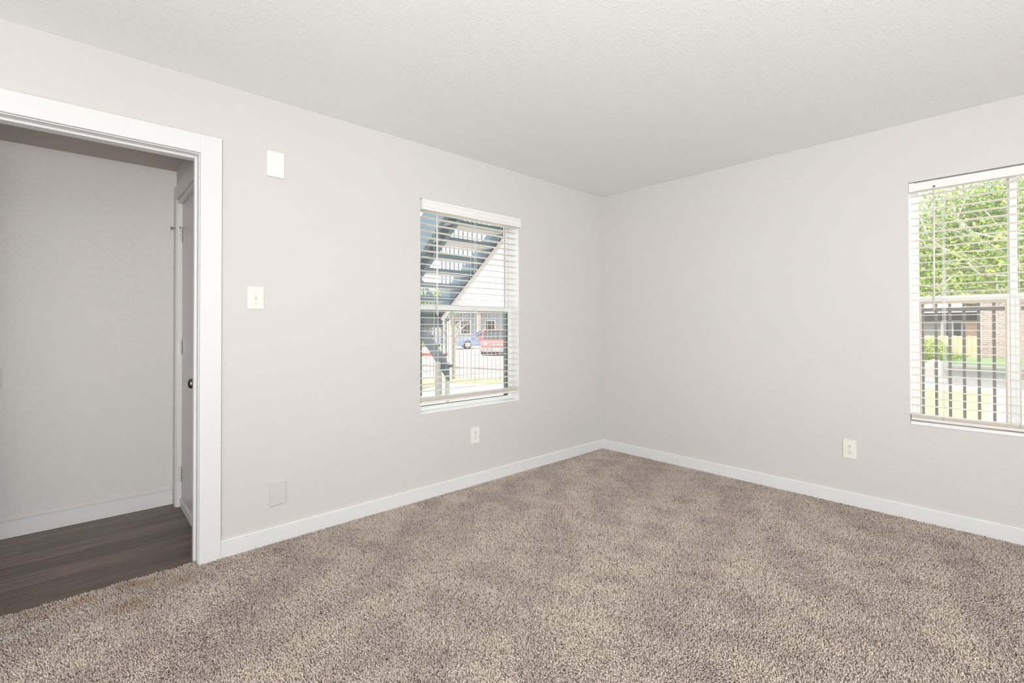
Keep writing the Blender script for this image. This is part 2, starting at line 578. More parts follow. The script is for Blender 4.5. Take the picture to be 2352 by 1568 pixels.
# ---- cased opening (casing, jamb and stop)
cz = 2.151
trim = struct(empty('trim_1', (-3.84, 0, 0)), 'wide white flat casing around the opening to the hallway', 'door casing')
MB().box(-3.337, -3.243, -0.018, 0.0, -0.0195, cz, 0.0012).build('casing_leg', M_TRIM, trim)
MB().box(-4.438, -4.344, -0.018, 0.0, -0.0195, cz, 0.0012).build('casing_leg', M_TRIM, trim)
MB().box(-4.344, -3.337, -0.018, 0.0, 2.058, cz, 0.0012).build('casing_head', M_TRIM, trim)
MB().box(DX1, DX1 + 0.0195, 0.0, T + .002, -0.0195, DZ1 + .0195, 0.0015).build('jamb', M_TRIM, trim)
MB().box(DX0 - 0.0195, DX0, 0.0, T + .002, -0.0195, DZ1 + .0195, 0.0015).build('jamb', M_TRIM, trim)
MB().box(DX0, DX1, 0.0, T + .002, DZ1, DZ1 + .0195, 0.0015).build('head_jamb', M_TRIM, trim)
MB().box(DX1 - 0.011, DX1, 0.045, 0.082, -0.0195, DZ1, 0.002).build('stop', M_TRIM, trim)
MB().box(DX0, DX0 + 0.011, 0.045, 0.082, -0.0195, DZ1, 0.002).build('stop', M_TRIM, trim)
MB().box(DX0 + .011, DX1 - .011, 0.045, 0.082, DZ1 - 0.011, DZ1, 0.002).build('head_stop', M_TRIM, trim)
# old strike mortise, paint drips
MB().box(DX1 - 0.0005, DX1 + .001, 0.010, 0.034, 0.845, 0.905, 0.0).build('strike_plate', M_DTRIM, trim)

# ---- hallway door
d = struct(empty('door_1', (HX, (DY0 + DY1) / 2, -0.0105)), 'closed pale grey flush door in the hallway side wall', 'door')
fx = HX - 0.016          # casing face
jx = HX + 0.019          # door face
MB().box(fx, HX, DY1 - .002, HY - 0.001, -0.0105, 2.0275, 0.002).build('casing_leg', M_DTRIM, d)
MB().box(fx, HX, T + .012, DY0 + .002, -0.0105, 2.0275, 0.002).build('casing_leg', M_DTRIM, d)
MB().box(fx, HX, T + .012, HY - .001, 2.028, 2.118, 0.002).build('casing_head', M_DTRIM, d)
MB().box(fx + .008, jx + .05, DY1 - 0.012, DY1 - .001, -0.0105, DZT - .001, 0.001).build('hinge_jamb', M_TRIM, d)
MB().box(fx + .008, jx + .05, DY0 + .001, DY0 + .012, -0.0105, DZT - .001, 0.001).build('latch_jamb', M_TRIM, d)
MB().box(fx + .008, jx + .05, DY0 + .012, DY1 - .012, DZT - .012, DZT - .001, 0.001).build('head_jamb', M_DTRIM, d)
slab = MB().box(jx, jx + 0.04, DY0 + .0145, DY1 - .0145, 0.012, DZT - .015, 0.0012).build('door_slab', M_DOORP, d)
sw = MB()
sw.box(jx - 0.010, jx + .001, DY0 + .016, DY1 - .016, 0.022, 0.048, 0.002)
sw.box(jx - 0.007, jx - .001, DY0 + .016, DY1 - .016, -0.0095, 0.022)
sw.build('door_sweep', M_TRIM, d)
MB().box(jx + .001, jx + .04, DY0 + .013, DY1 - .013, -0.0105, 0.011).build('threshold', M_TRIM, d)
for hz in (1.79, 1.045, 0.205):
    h = MB()
    h.box(fx + .010, jx - .001, DY1 - 0.0135, DY1 - .0118, hz - .045, hz + .045, 0.0005)
    hg = h.build('hinge', M_STEEL, d)
    k = MB()
    for i in range(5):
        k.lathe([(0.0052, 0), (0.0058, 0.001), (0.0058, 0.0165), (0.0052, 0.0175)], (jx - .007, DY1 - .0185, hz - .045 + .018 * i), (0, 0, 1), 10)
    k.lathe([(0.004, 0), (0.006, 0.001), (0.003, 0.005)], (jx - .007, DY1 - .0185, hz + .045), (0, 0, 1), 10)
    k.build('hinge_barrel', M_STEEL, hg)
    s = MB()
    for dz in (-.03, 0, .03):
        s.lathe([(0.0035, 0), (0.003, .001)], (fx + .018, DY1 - .0135, hz + dz), (0, -1, 0), 8)
    s.build('hinge_screw', M_SCREW, hg)
ps = MB()
ps.tube([(jx - .02, DY1 - .05, 1.842), (jx - .007, DY1 - .019, 1.842), (jx - .035, DY1 + .01, 1.840), (jx - .052, DY1 + .022, 1.838)], 0.0028, 6)
ps.lathe([(0.0085, 0), (0.0095, 0.003), (0.0095, 0.010), (0.006, 0.013)], (jx - .05, DY1 + .02, 1.838), (-0.8, 0.5, 0), 12)
ps.build('hinge_pin_stop', mat('brushed steel', (0.42, 0.40, 0.38), 0.4, metal=0.5), d)
kn = MB()
ky, kz = DY0 + .098, 0.866
kn.lathe([(0.032, 0), (0.033, 0.003), (0.029, 0.008), (0.012, 0.010), (0.0115, 0.024), (0.019, 0.029), (0.0265, 0.036), (0.0285, 0.045),
          (0.0265, 0.054), (0.019, 0.060), (0.009, 0.0625), (0.0, 0.063)], (jx, ky, kz), (-1, 0, 0), 28)
kn.build('door_knob', M_NICKEL, d)
MB().lathe([(0.007, 0), (0.007, .004), (0.003, .007), (0.003, .03)], (jx, DY0 + .10, 1.415), (-1, 0, 0), 10).build('wall_hook', M_WPLAST, d)

# ================================================================== CARPET
CX, CY, CZ = -3.796, -2.8288, 1.1848


def lowfreq(x, y, n, fmin, fmax, seed):
    g = np.random.default_rng(seed)
    s = np.zeros_like(x)
    for _ in range(n):
        a = g.uniform(0, 2 * PI)
        f = g.uniform(fmin, fmax)
        s += np.sin(2 * PI * f * (x * math.cos(a) + y * math.sin(a)) + g.uniform(0, 2 * PI))
    return s / math.sqrt(n / 2.0)


SP = 0.0049
gx, gy = np.meshgrid(np.arange(-4.30, -0.012, SP), np.arange(-3.75, 0.040, SP))
px = (gx + rng.uniform(-.5, .5, gx.shape) * SP).ravel()
py = (gy + rng.uniform(-.5, .5, gy.shape) * SP).ravel()
dx_, dy_ = px - CX, py - CY
fwd = dx_ * math.sin(YAW) + dy_ * math.cos(YAW)
lat = dx_ * math.cos(YAW) - dy_ * math.sin(YAW)
edge = 0.036 + 0.006 * np.sin(px * 37.0) * np.sin(px * 11.0 + 1)
inside = ((py < -0.015) | ((px < -3.343) & (px > -4.325) & (py < edge))) & (px < -0.015)
keep = inside & (fwd > 1.15) & (np.abs(lat) < fwd * 1.12 + 0.28)
px, py = px[keep], py[keep]
nT = len(px)
lean = np.clip(rng.normal(0.62, 0.24, nT) + 0.14 * lowfreq(px, py, 7, 0.5, 1.6, 3), 0.15, 1.35)
flow = 2.2 * lowfreq(px, py, 6, 0.25, 0.9, 5)
az = flow + rng.normal(0, 1.15, nT)
az2 = az + rng.normal(0, 0.7, nT)
Lg = np.clip(rng.normal(0.0098, 0.0016, nT), 0.006, 0.014)
rad = np.clip(rng.normal(0.00185, 0.00025, nT), 0.0012, 0.0027)
P0 = np.stack([px, py, np.full(nT, -0.0115)], 1)
d1 = np.stack([np.sin(lean * .55) * np.cos(az), np.sin(lean * .55) * np.sin(az), np.cos(lean * .55)], 1)
l2 = np.minimum(lean * 1.3, 1.55)
d2 = np.stack([np.sin(l2) * np.cos(az2), np.sin(l2) * np.sin(az2), np.cos(l2)], 1)
P1 = P0 + d1 * (Lg * .5)[:, None]
P2 = P1 + d2 * (Lg * .55)[:, None]
verts = np.zeros((nT, 9, 3), np.float32)
ph = rng.uniform(0, 2 * PI, nT)
for ring, (P, D, k) in enumerate(((P0, d1, 0.95), (P1, d1 + d2, 1.1), (P2, d2, 0.78))):
    D = D / np.linalg.norm(D, axis=1)[:, None]
    ref = np.tile(np.array([[0.31, 0.17, 0.93]]), (nT, 1))
    S = np.cross(D, ref); S /= np.linalg.norm(S, axis=1)[:, None]
    Q = np.cross(D, S)
    for j in range(3):
        a = ph + j * 2 * PI / 3 + ring * 0.5
        verts[:, ring * 3 + j] = P + (S * np.cos(a)[:, None] + Q * np.sin(a)[:, None]) * (rad * k)[:, None]
base = (np.arange(nT) * 9)[:, None]
quads = []
for ring in (0, 1):
    for j in range(3):
        j2 = (j + 1) % 3
        quads.append([ring * 3 + j, ring * 3 + j2, ring * 3 + 3 + j2, ring * 3 + 3 + j])
quads = (base[:, None, :] + np.array(quads)[None]).reshape(-1, 4)
tris = base + np.array([[6, 7, 8]])
# backing, slightly below the pile, over the whole room and into the doorway
bv = np.array([(XL, YB, -.0125), (0, YB, -.0125), (0, 0, -.0125), (XL, 0, -.0125), (-4.34, -.001, -.0121), (-3.341, -.001, -.0121), (-3.341, .030, -.0121), (-4.34, .030, -.0121)], np.float32)
V = np.concatenate([verts.reshape(-1, 3), bv])
nv = nT * 9
loops = np.concatenate([quads.ravel(), tris.ravel(), nv + np.arange(8)])
starts = np.concatenate([np.arange(len(quads)) * 4, len(quads) * 4 + np.arange(nT) * 3, len(quads) * 4 + nT * 3 + np.array([0, 4])])
me = bpy.data.meshes.new('carpet')
me.vertices.add(len(V)); me.vertices.foreach_set('co', V.astype(np.float32).ravel())
me.loops.add(len(loops)); me.loops.foreach_set('vertex_index', loops.astype(np.int32))
me.polygons.add(len(starts)); me.polygons.foreach_set('loop_start', starts.astype(np.int32))
me.polygons.foreach_set('use_smooth', np.ones(len(starts), bool))
me.update(calc_edges=True)
# yarn colours: flecked beige, with a few darker strands, faint soiling by the doorway
tone = np.clip(rng.normal(1.0, 0.055, nT), 0.8, 1.2)
tone *= np.where(rng.random(nT) < 0.15, rng.uniform(0.30, 0.60, nT), 1.0)
tone *= 1 + 0.08 * np.tanh(1.4 * lowfreq(px, py, 12, 0.7, 3.6, 9)) + 0.03 * lowfreq(px, py, 8, 3, 7, 19)
c = np.stack([0.79 * tone, 0.678 * tone, 0.594 * tone], 1)


def blob(cx, cy, rx, ry, ang):
    ca, sa = math.cos(ang), math.sin(ang)
    u = ((px - cx) * ca + (py - cy) * sa) / rx
    v = (-(px - cx) * sa + (py - cy) * ca) / ry
    return np.exp(-(u * u + v * v)) * np.clip(0.6 + 0.5 * lowfreq(px, py, 8, 3, 9, 21), 0, 1.3)


for (cx, cy, rx, ry, an, k) in ((-3.62, -0.02, .13, .045, 0.0, .38), (-3.80, -0.03, .12, .05, 0.1, .30), (-3.47, -0.12, .10, .07, .4, .34), (-3.95, -.05, .1, .05, 0, .25), (-3.60, -0.22, .12, .06, .2, .22)):
    s_ = (blob(cx, cy, rx, ry, an) * k * 1.5)[:, None]
    c = c * (1 - s_) + np.array([[0.52, 0.34, 0.22]]) * s_
for (cx, cy, rx, ry) in ((-3.97, -0.165, .05, .014), (-3.90, -.155, .05, .01), (-4.0, -.20, .045, .014)):
    s_ = np.clip(blob(cx, cy, rx, ry, 0.25) * 1.5, 0, .92)[:, None]
    c = c * (1 - s_) + np.array([[0.86, 0.84, 0.82]]) * s_
c = np.clip(c, 0.01, 0.95)
colv = np.ones((len(V), 4), np.float32)
colv[:nv, :3] = np.repeat(c, 9, axis=0)
colv[nv:, :3] = (0.48, 0.41, 0.35)
at = me.attributes.new('yarn', 'FLOAT_COLOR', 'POINT')
at.data.foreach_set('color', colv.ravel())
me.materials.append(M_CARPET)
me.materials.append(M_PILE)
l_tmp = np.zeros(len(starts), np.int32)
l_tmp[-2:] = 1
me.polygons.foreach_set('material_index', l_tmp)
carpet = bpy.data.objects.new('carpet', me)
COL.objects.link(carpet)
tag(carpet, 'flecked beige shag carpet covering the whole room floor', 'carpet', None, 'stuff')
del V, verts, quads, tris, loops, colv, starts, P0, P1, P2, d1, d2, base, c, s_, tone, lean, az, az2, Lg, rad, ph, gx, gy, px, py, flow, dx_, dy_, fwd, lat, keep, inside, edge, D, S, Q, ref, P, a, l2, l_tmp

# ================================================================== WALL PLATES
def frame_on(wall):
    """maps (u along wall to the right, depth out of wall, z) to world"""
    if wall == 'left':
        return lambda u, w, z: (u, -w, z)
    if wall == 'hall':
        return lambda u, w, z: (u, HY - w, z)
    return lambda u, w, z: (-w, u, z)


def wbox(b, P, u0, u1, w0, w1, z0, z1, bev=0.0, mi=0):
    a, c_ = P(u0, w0, z0), P(u1, w1, z1)
    return b.box(min(a[0], c_[0]), max(a[0], c_[0]), min(a[1], c_[1]), max(a[1], c_[1]), z0, z1, bev, 2, mi)


def plate(name, wall, u, z, w, h, m_, label, cat, screws=(), th=0.006, mscrew=None, dot=None):
    P = frame_on(wall)
    e = empty(name, P(u, 0, z - h / 2))
    tag(e, label, cat)
    wbox(MB(), P, u - w / 2, u + w / 2, 0.0, th, z - h / 2, z + h / 2, 0.0018).build('cover_plate', m_, e)
    for dz in screws:
        b = MB()
        c0, c1 = P(u, th - .0002, z + dz), P(u, th + .001, z + dz)
        b.lathe([(0.0036, 0), (0.0034, 0.0008), (0.002, .0012)], c0, Vector(c1) - Vector(c0), 12)
        b.build('screw', mscrew or M_SCREW, e)
    return e, P


e, P = plate('wall_plate', 'left', -2.983, 2.081, 0.090, 0.140, M_WPLAST, 'bright white blank plate high on the wall right of the hallway opening', 'wall plate', (-0.042,), 0.012, M_WPLAST)
e, P = plate('light_switch', 'left', -3.080, 1.339, 0.079, 0.121, M_CREAM, 'cream toggle light switch on the wall beside the hallway opening', 'light switch', (0.030, -0.030))
wbox(MB(), P, -3.080 - .0055, -3.080 + .0055, 0.0055, 0.0066, 1.339 - .012, 1.339 + .012, 0.0).build('toggle_slot', M_SCREW, e)
tg = MB()
tg.prism([(-.0058, 1.339 - .009), (-.0155, 1.339 + .004), (-.0145, 1.339 + .009), (-.0058, 1.339 + .006)], -3.080 - .0045, -3.080 + .0045, 'X', 0.0006)
tg.build('toggle', M_CREAM, e)
plate('wall_plate', 'left', -2.965, 0.260, 0.081, 0.122, M_PCOVER, 'blank cover plate painted wall colour, low beside the hallway opening', 'wall plate', (0.042, -0.042), 0.009, M_PCOVER)
plate('wall_plate', 'left', -0.4635, 0.369, 0.083, 0.114, M_PCOVER, 'blank cover plate painted wall colour, low near the far corner', 'wall plate', (0.042, -0.042), 0.009, M_PCOVER)
plate('wall_plate', 'hall', -4.142, 0.894, 0.080, 0.110, M_PCOVER, 'wall-coloured cover plate on the hallway back wall', 'wall plate', (0.030, -0.030), 0.006, M_PCOVER)


def outlet(wall, u, z, w, h, label):
    e, P = plate('wall_outlet', wall, u, z, w, h, M_CREAM, label, 'outlet', (0.0,))
    for s in (1, -1):
        zc = z + s * 0.0195
        b = MB()
        pts = []
        for k in range(24):
            a = 2 * PI * k / 24
            pts.append((0.0172 * math.cos(a), max(-.0135, min(.0135, 0.0172 * math.sin(a)))))
        if wall == 'left':
            b.prism([(u + q[0], zc + q[1]) for q in pts], -.0075, -.0055, 'Y', 0.0005)
        else:
            b.prism([(u + q[0], zc + q[1]) for q in pts], -.0075, -.0055, 'X', 0.0005)
        r_ = b.build('receptacle', M_CREAM, e)
        b = MB()
        wbox(b, P, u - .0078, u - .0054, .0070, .0078, zc - .0015, zc + .0075)
        wbox(b, P, u + .0054, u + .0078, .0070, .0078, zc - .0005, zc + .0065)
        c0, c1 = P(u, .0070, zc - .0075), P(u, .0078, zc - .0075)
        b.lathe([(0.0028, 0), (0.0028, .0008)], c0, Vector(c1) - Vector(c0), 10)
        b.build('slots', M_SLOT, r_)
    return e


outlet('left', -1.5785, 0.368, 0.079, 0.121, 'cream outlet on the wall below the window with the stair outside')
outlet('right', -2.012, 0.3655, 0.075, 0.121, 'cream outlet on the right wall below and left of its window')

# ================================================================== WINDOWS
def W_box(b, P, u0, u1, w0, w1, z0, z1, bev=0.0, mi=0):
    a, c_ = P(u0, w0, z0), P(u1, w1, z1)
    return b.box(min(a[0], c_[0]), max(a[0], c_[0]), min(a[1], c_[1]), max(a[1], c_[1]), z0, z1, bev, 1, mi)


def ring(b, P, u0, u1, z0, z1, wd, w0, w1, bev=0.001, wt=None, wb=None):
    wt = wt or wd
    wb = wb or wd
    W_box(b, P, u0, u0 + wd, w0, w1, z0, z1, bev)
    W_box(b, P, u1 - wd, u1, w0, w1, z0, z1, bev)
    W_box(b, P, u0 + wd, u1 - wd, w0, w1, z1 - wt, z1, bev)
    W_box(b, P, u0 + wd, u1 - wd, w0, w1, z0, z0 + wb, bev)


# window 1, left wall: single-hung
P = lambda u, w, z: (u, w, z)
w1_ = struct(empty('window_1', ((WX0 + WX1) / 2, T / 2, WZ0)), 'tall single hung window in the left wall', 'window')
b = MB(); ring(b, P, WX0, WX1, WZ0, WZ1, 0.020, 0.092, 0.139, 0.001, 0.020, 0.026); b.build('window_frame', M_FRAME, w1_)
b = MB(); ring(b, P, WX0 + .020, WX1 - .020, 1.300, WZ1 - .020, 0.030, 0.118, 0.137, 0.001, 0.03, 0.038); us = b.build('upper_sash', M_FRAME, w1_)
b = MB(); ring(b, P, WX0 + .050, WX1 - .050, 1.338, WZ1 - .050, 0.0045, 0.116, 0.119, 0.0); b.build('glazing_bead', M_SEAL, us)
W_box(MB(), P, WX0 + .0505, WX1 - .0505, 0.125, 0.129, 1.3385, WZ1 - .0505).build('pane', M_GLASS, us)
b = MB(); ring(b, P, WX0 + .020, WX1 - .020, WZ0 + .026, 1.338, 0.014, 0.096, 0.116, 0.001, 0.036, 0.010); ls = b.build('lower_sash', M_FRAME, w1_)
b = MB()
for (a0, a1) in ((WX1 - .068, WX1 - .034),):
    W_box(b, P, a0, a1, 0.098, 0.114, WZ0 + .036, 1.302)
W_box(b, P, WX0 + .068, WX1 - .068, 0.098, 0.114, WZ0 + .036, WZ0 + .0405)
W_box(b, P, WX0 + .068, WX1 - .068, 0.098, 0.114, 1.298, 1.302)
tk = b.build('jamb_track', M_TRACK, w1_); tk['label'] = 'dark green track'
W_box(MB(), P, WX0 + .0345, WX1 - .0685, 0.104, 0.108, WZ0 + .041, 1.2975).build('pane', M_GLASS, ls)
W_box(MB(), P, WX0 + .001, WX1 - .001, 0.004, 0.091, WZ0 + .0005, WZ0 + .012, 0.003).build('window_sill', M_REVEAL, w1_)

# window 2, right wall: twin single-hung with a mullion
P = lambda u, w, z: (w, u, z)
w2_ = struct(empty('window_2', (T / 2, (RY0 + RY1) / 2, RZ0)), 'wide window with a centre mullion in the right wall', 'window')
b = MB(); ring(b, P, RY0, RY1, RZ0, RZ1, 0.022, 0.092, 0.139, 0.001, 0.022, 0.03); W_box(b, P, -2.7735, -2.7535, 0.090, 0.139, RZ0 + .03, RZ1 - .022, 0.001)
b.build('window_frame', M_FRAME, w2_)
for (ya, yb) in ((RY0 + .022, -2.7735), (-2.7535, RY1 - .022)):
    b = MB(); ring(b, P, ya, yb, 1.333, RZ1 - .022, 0.010, 0.118, 0.137, 0.001, 0.02, 0.033); us = b.build('upper_sash', M_FRAME, w2_)
    W_box(MB(), P, ya + .0105, yb - .0105, 0.125, 0.129, 1.3665, RZ1 - .0425).build('pane', M_GLASS, us)
    b = MB(); ring(b, P, ya, yb, RZ0 + .03, 1.366, 0.014, 0.095, 0.116, 0.001, 0.032, 0.014); ls = b.build('lower_sash', M_FRAME, w2_)
    b = MB(); ring(b, P, ya + .0143, yb - .0143, RZ0 + .0443, 1.3337, 0.007, 0.097, 0.114, 0.0, 0.016, 0.005); b.build('glazing_bead', M_TAN, ls)
    W_box(MB(), P, ya + .0215, yb - .0215, 0.104, 0.108, RZ0 + .0495, 1.3175).build('pane', M_GLASS, ls)
W_box(MB(), P, RY0 + .001, RY1 - .001, -0.007, 0.091, RZ0 + .0005, RZ0 + .021, 0.003).build('window_sill', M_REVEAL, w2_)


# ================================================================== BLINDS
def slat_mesh(b, P, u0, u1, w0, w1, z, sag=0.0, tilt=0.0, th=0.0026, nseg=8, crown=0.0016):
    """one horizontal slat, slightly crowned, sagging between the ladders"""
    rows = []
    for i in range(nseg + 1):
        t = i / nseg
        u = u0 + (u1 - u0) * t
        zz = z - sag * (math.sin(PI * 3 * t) ** 2)
        prof = []
        for (s, k) in ((0, 0), (0.5, 1), (1, 0)):
            w = w0 + (w1 - w0) * s
            prof.append((w, zz + crown * k + tilt * (s - .5)))
        ring_ = [P(u, w, q + th / 2) for w, q in prof] + [P(u, w, q - th / 2) for w, q in prof[::-1]]
        rows.append([b.bm.verts.new(v) for v in ring_])
    n = 6
    for a, c_ in zip(rows[:-1], rows[1:]):
        for k in range(n):
            b.bm.faces.new((a[k], a[(k + 1) % n], c_[(k + 1) % n], c_[k]))
    b.bm.faces.new(rows[0][::-1]); b.bm.faces.new(rows[-1])


# ---- left window blind
P = lambda u, w, z: (u, w, z)
b1 = tag(empty('window_blind', ((WX0 + WX1) / 2, 0.03, 1.985)), 'white slatted blind with a deep valance, hung in the left wall window', 'blind')
MB().box(WX0 + .006, WX1 - .006, 0.008, 0.062, 2.004, 2.058, 0.002).build('headrail', M_WPLAST, b1)
v = MB()
VW = 0.014
# valance profile (w outward negative y, z), with a shallow groove and eased edges
prof = [(-.018, 1.988), (-.021, 1.990), (-.0215, 2.004), (-.019, 2.007), (-.0215, 2.010), (-.0215, 2.036), (-.019, 2.039), (-.0215, 2.042), (-.021, 2.060), (-.017, 2.0625), (-.0085, 2.062), (-.0085, 1.988)]
v.prism(prof, WX0 + .006, WX1 + .004, 'X')
v.box(WX1 - .006, WX1 + .004, -.0085, -.001, 1.990, 2.060, 0.001)
v.box(WX0 + .006, WX0 + .016, -.0085, .03, 1.990, 2.060, 0.001)
v.build('valance', M_VAL, b1)
sl = MB()
zs1 = []
z = 1.945
while z > 0.71:
    zs1.append(z); z -= 0.0467
for i, z in enumerate(zs1):
    low = max(0, (i - 17) / 10.0)
    slat_mesh(sl, P, WX0 + .010, WX1 - .010, 0.004, 0.054, z + 0.0006 * math.sin(i * 2.3), 0.0006 + 0.0012 * low * (0.5 + .5 * math.sin(i * 1.7)), 0.0015 * math.sin(i * 1.1))
slat_mesh(sl, P, WX0 + .010, WX1 - .010, 0.004, 0.054, 1.985)
sl.build('slats', M_VINYLW, b1)
br_ = MB()
br_.box(WX0 + .010, WX1 - .010, 0.003, 0.055, 0.648, 0.664, 0.003)
for k in range(5):
    slat_mesh(br_, P, WX0 + .010, WX1 - .010, 0.004, 0.054, 0.6675 + .0046 * k, 0.0, 0.0, 0.0030)
br_.build('bottom_rail', M_VINYLW, b1)
for i, ux in enumerate((-1.905, -1.575, -1.268)):
    lc = MB()
    for w in (0.0015, 0.0565):
        lc.tube([(ux, w, 2.0), (ux, w, 0.66)], 0.0011, 5)
    lc.tube([(ux + .012, 0.029, 2.0), (ux + .012, 0.029, 0.66)], 0.0009, 5)
    lc.build('ladder_cord', M_WPLAST, b1)
tw = MB()
tw.tube([(-1.926, -.012, 1.988), (-1.926, -.014, 1.965), (-1.925, -.010, 1.955)], 0.0022, 6)
tw.tube([(-1.925, -.010, 1.957), (-1.922, -.006, 1.60), (-1.919, -.004, 1.262)], [0.0042, 0.0048, 0.0052], 8)
tw.build('tilt_wand', M_WPLAST, b1)
MB().tube([(-1.566, -.003, 1.99), (-1.566, -.003, 1.30), (-1.560, -.003, 1.17)], 0.0011, 5).build('lift_cord', M_WPLAST, b1)

# ---- right window blind
P = lambda u, w, z: (w, u, z)
b2 = tag(empty('window_blind', (0.03, (RY0 + RY1) / 2, 2.01)), 'white slatted blind with a slim headrail, hung in the right wall window', 'blind')
hr = MB()
hr.box(0.003, 0.055, RY0 + .004, RY1 - .004, 2.010, 2.060, 0.0025)
hr.build('headrail', M_VAL, b2)
MB().box(-0.003, 0.058, RY1 - .026, RY1 - .001, 2.008, 2.0615, 0.002).build('end_bracket', M_WPLAST, b2)
MB().box(-0.003, 0.058, RY0 + .001, RY0 + .026, 2.008, 2.0615, 0.002).build('end_bracket', M_WPLAST, b2)
MB().box(0.0015, 0.004, -2.449, -2.439, 2.015, 2.027, 0.0).build('tilt_slot', M_SLOT, b2)
sl = MB()
z = 1.984
i = 0
while z > 0.655:
    slat_mesh(sl, P, RY0 + .006, RY1 - .006, 0.004, 0.054, z + .0005 * math.sin(i * 1.9), 0.0007, 0.001 * math.sin(i * .9))
    z -= 0.0460; i += 1
sl.build('slats', M_VINYLW, b2)
br_ = MB()
br_.box(0.003, 0.055, RY0 + .006, RY1 - .006, 0.606, 0.622, 0.003)
for k in range(4):
    slat_mesh(br_, P, RY0 + .006, RY1 - .006, 0.004, 0.054, 0.6255 + .0046 * k, 0.0, 0.0, 0.0030)
br_.build('bottom_rail', M_VINYLW, b2)
for uy in (-2.478, -2.790, -3.10):
    lc = MB()
    for w in (0.0015, 0.0565):
        lc.tube([(w, uy, 2.012), (w, uy, 0.62)], 0.0011, 5)
    lc.build('ladder_cord', M_WPLAST, b2)
tw = MB()
tw.tube([(-0.002, -2.444, 2.020), (-0.008, -2.444, 2.012), (-0.008, -2.444, 1.995)], 0.002, 6)
tw.tube([(-0.008, -2.444, 1.998), (-0.007, -2.442, 1.60), (-0.006, -2.440, 1.277)], [0.0042, 0.0048, 0.0052], 8)
tw.build('tilt_wand', M_VINYLW, b2)
MB().tube([(-0.003, -2.486, 2.01), (-0.003, -2.488, 1.0), (-0.003, -2.484, 0.72), (-0.003, -2.489, 0.665), (-0.003, -2.497, 0.660), (-0.003, -2.502, 0.675), (-0.003, -2.496, .72), (-.003, -2.492, 1.0), (-.003, -2.490, 2.01)], 0.0010, 5).build('lift_cord', M_WPLAST, b2)

# ================================================================== OUTSIDE: GROUND
def gz(x, y):
    d = math.hypot(x - CX, y - CY)
    if y < 6.5:
        return -0.16
    t = min(1.0, max(0.0, (d - 12.0) / 15.0))
    return -0.16 - 0.37 * t


g = MB()
xs_ = [T + .02, 1, 2, 3, 4, 6, 8, 10, 12, 14, 17, 20, 25, 30, 40, 60, 90]
ys_ = [-40, -20, -10, -6, -3, 0, 2, 4, 5.5, 6.5, 7, 8, 9, 11, 13, 15, 17, 20, 25, 30, 40, 60, 90]
gv = {(i, j): g.bm.verts.new((x, y, gz(x, y))) for i, x in enumerate(xs_) for j, y in enumerate(ys_)}
for i in range(len(xs_) - 1):
    for j in range(len(ys_) - 1):
        g.bm.faces.new((gv[i, j], gv[i + 1, j], gv[i + 1, j + 1], gv[i, j + 1]))
x_ = [-30, -15, -8, -4, -2, T + .02]
y_ = [HY + T + .02, 3, 5, 6.5, 8, 11, 15, 20, 30, 50, 90]
hv = {(i, j): g.bm.verts.new((x, y, gz(x, y))) for i, x in enumerate(x_) for j, y in enumerate(y_)}
for i in range(len(x_) - 1):
    for j in range(len(y_) - 1):
        g.bm.faces.new((hv[i, j], hv[i + 1, j], hv[i + 1, j + 1], hv[i, j + 1]))
g.quad((HX + .14, T + .02, -.16), (T + .02, T + .02, -.16), (T + .02, HY + T + .02, -.16), (HX + .14, HY + T + .02, -.16))
struct(g.build('ground', M_CONC), 'pale concrete ground and parking area outside', 'ground')
struct(MB().prism([(0.2, -2.52), (9.6, -2.30), (9.4, -1.2), (8.9, 2.2), (0.2, 2.2)], -.158, -.138, 'Z').build('lawn_front', M_GRASS), 'sunlit lawn outside the right window', 'lawn')
struct(MB().prism([(0.4, 5.2), (2.6, 6.5), (4.6, 4.5), (7.0, 2.5), (9, 2.6), (4.2, 6.6), (3.0, 7.6), (1.5, 7.6), (-2, 6.6), (-2, 5.0)], -.158, -.140, 'Z').build('lawn_side', M_GRASS), 'pale lawn strip along the iron fence', 'lawn')
struct(MB().box(10.8, 16.6, -30, 2.6, -.158, -.146).build('road', M_ASPH), 'grey asphalt drive', 'road')
struct(MB().box(16.6, 16.85, -30, 2.6, -.158, -.06, .02).build('curb', M_CONC), 'concrete curb across the drive', 'curb')
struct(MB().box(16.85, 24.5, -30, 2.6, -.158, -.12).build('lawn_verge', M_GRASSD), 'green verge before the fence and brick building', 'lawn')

# ---- near iron fence outside the right window
FX = 2.65
fr = tag(empty('iron_fence', (FX, -2.3, -.15)), 'dark iron picket fence close outside the right wall window', 'fence')
for zr in (1.345, 0.02):
    MB().box(FX - .016, FX + .016, -3.55, -1.45, zr - .018, zr + .018, 0.002).build('rail', M_IRON, fr)
pk = None
for i in range(20):
    y = -1.562 - 0.1034 * i
    if y < -3.52:
        break
    if pk is None:
        b = MB().box(FX - .011, FX + .011, y - .0115, y + .0115, -.14, 1.44, 0.0015)
        b.lathe([(0.012, 0), (0.016, .012), (0.010, .03), (0.0, .05)], (FX, y, 1.44), (0, 0, 1), 8)
        pk = b.build('picket', M_IRON, fr)
        y00 = y
    else:
        copy_at(pk, (0, y - y00, 0), fr)
for y in (-1.44, -3.56):
    MB().box(FX - .025, FX + .025, y - .025, y + .025, -.15, 1.50, 0.003).build('post', M_IRON, fr)

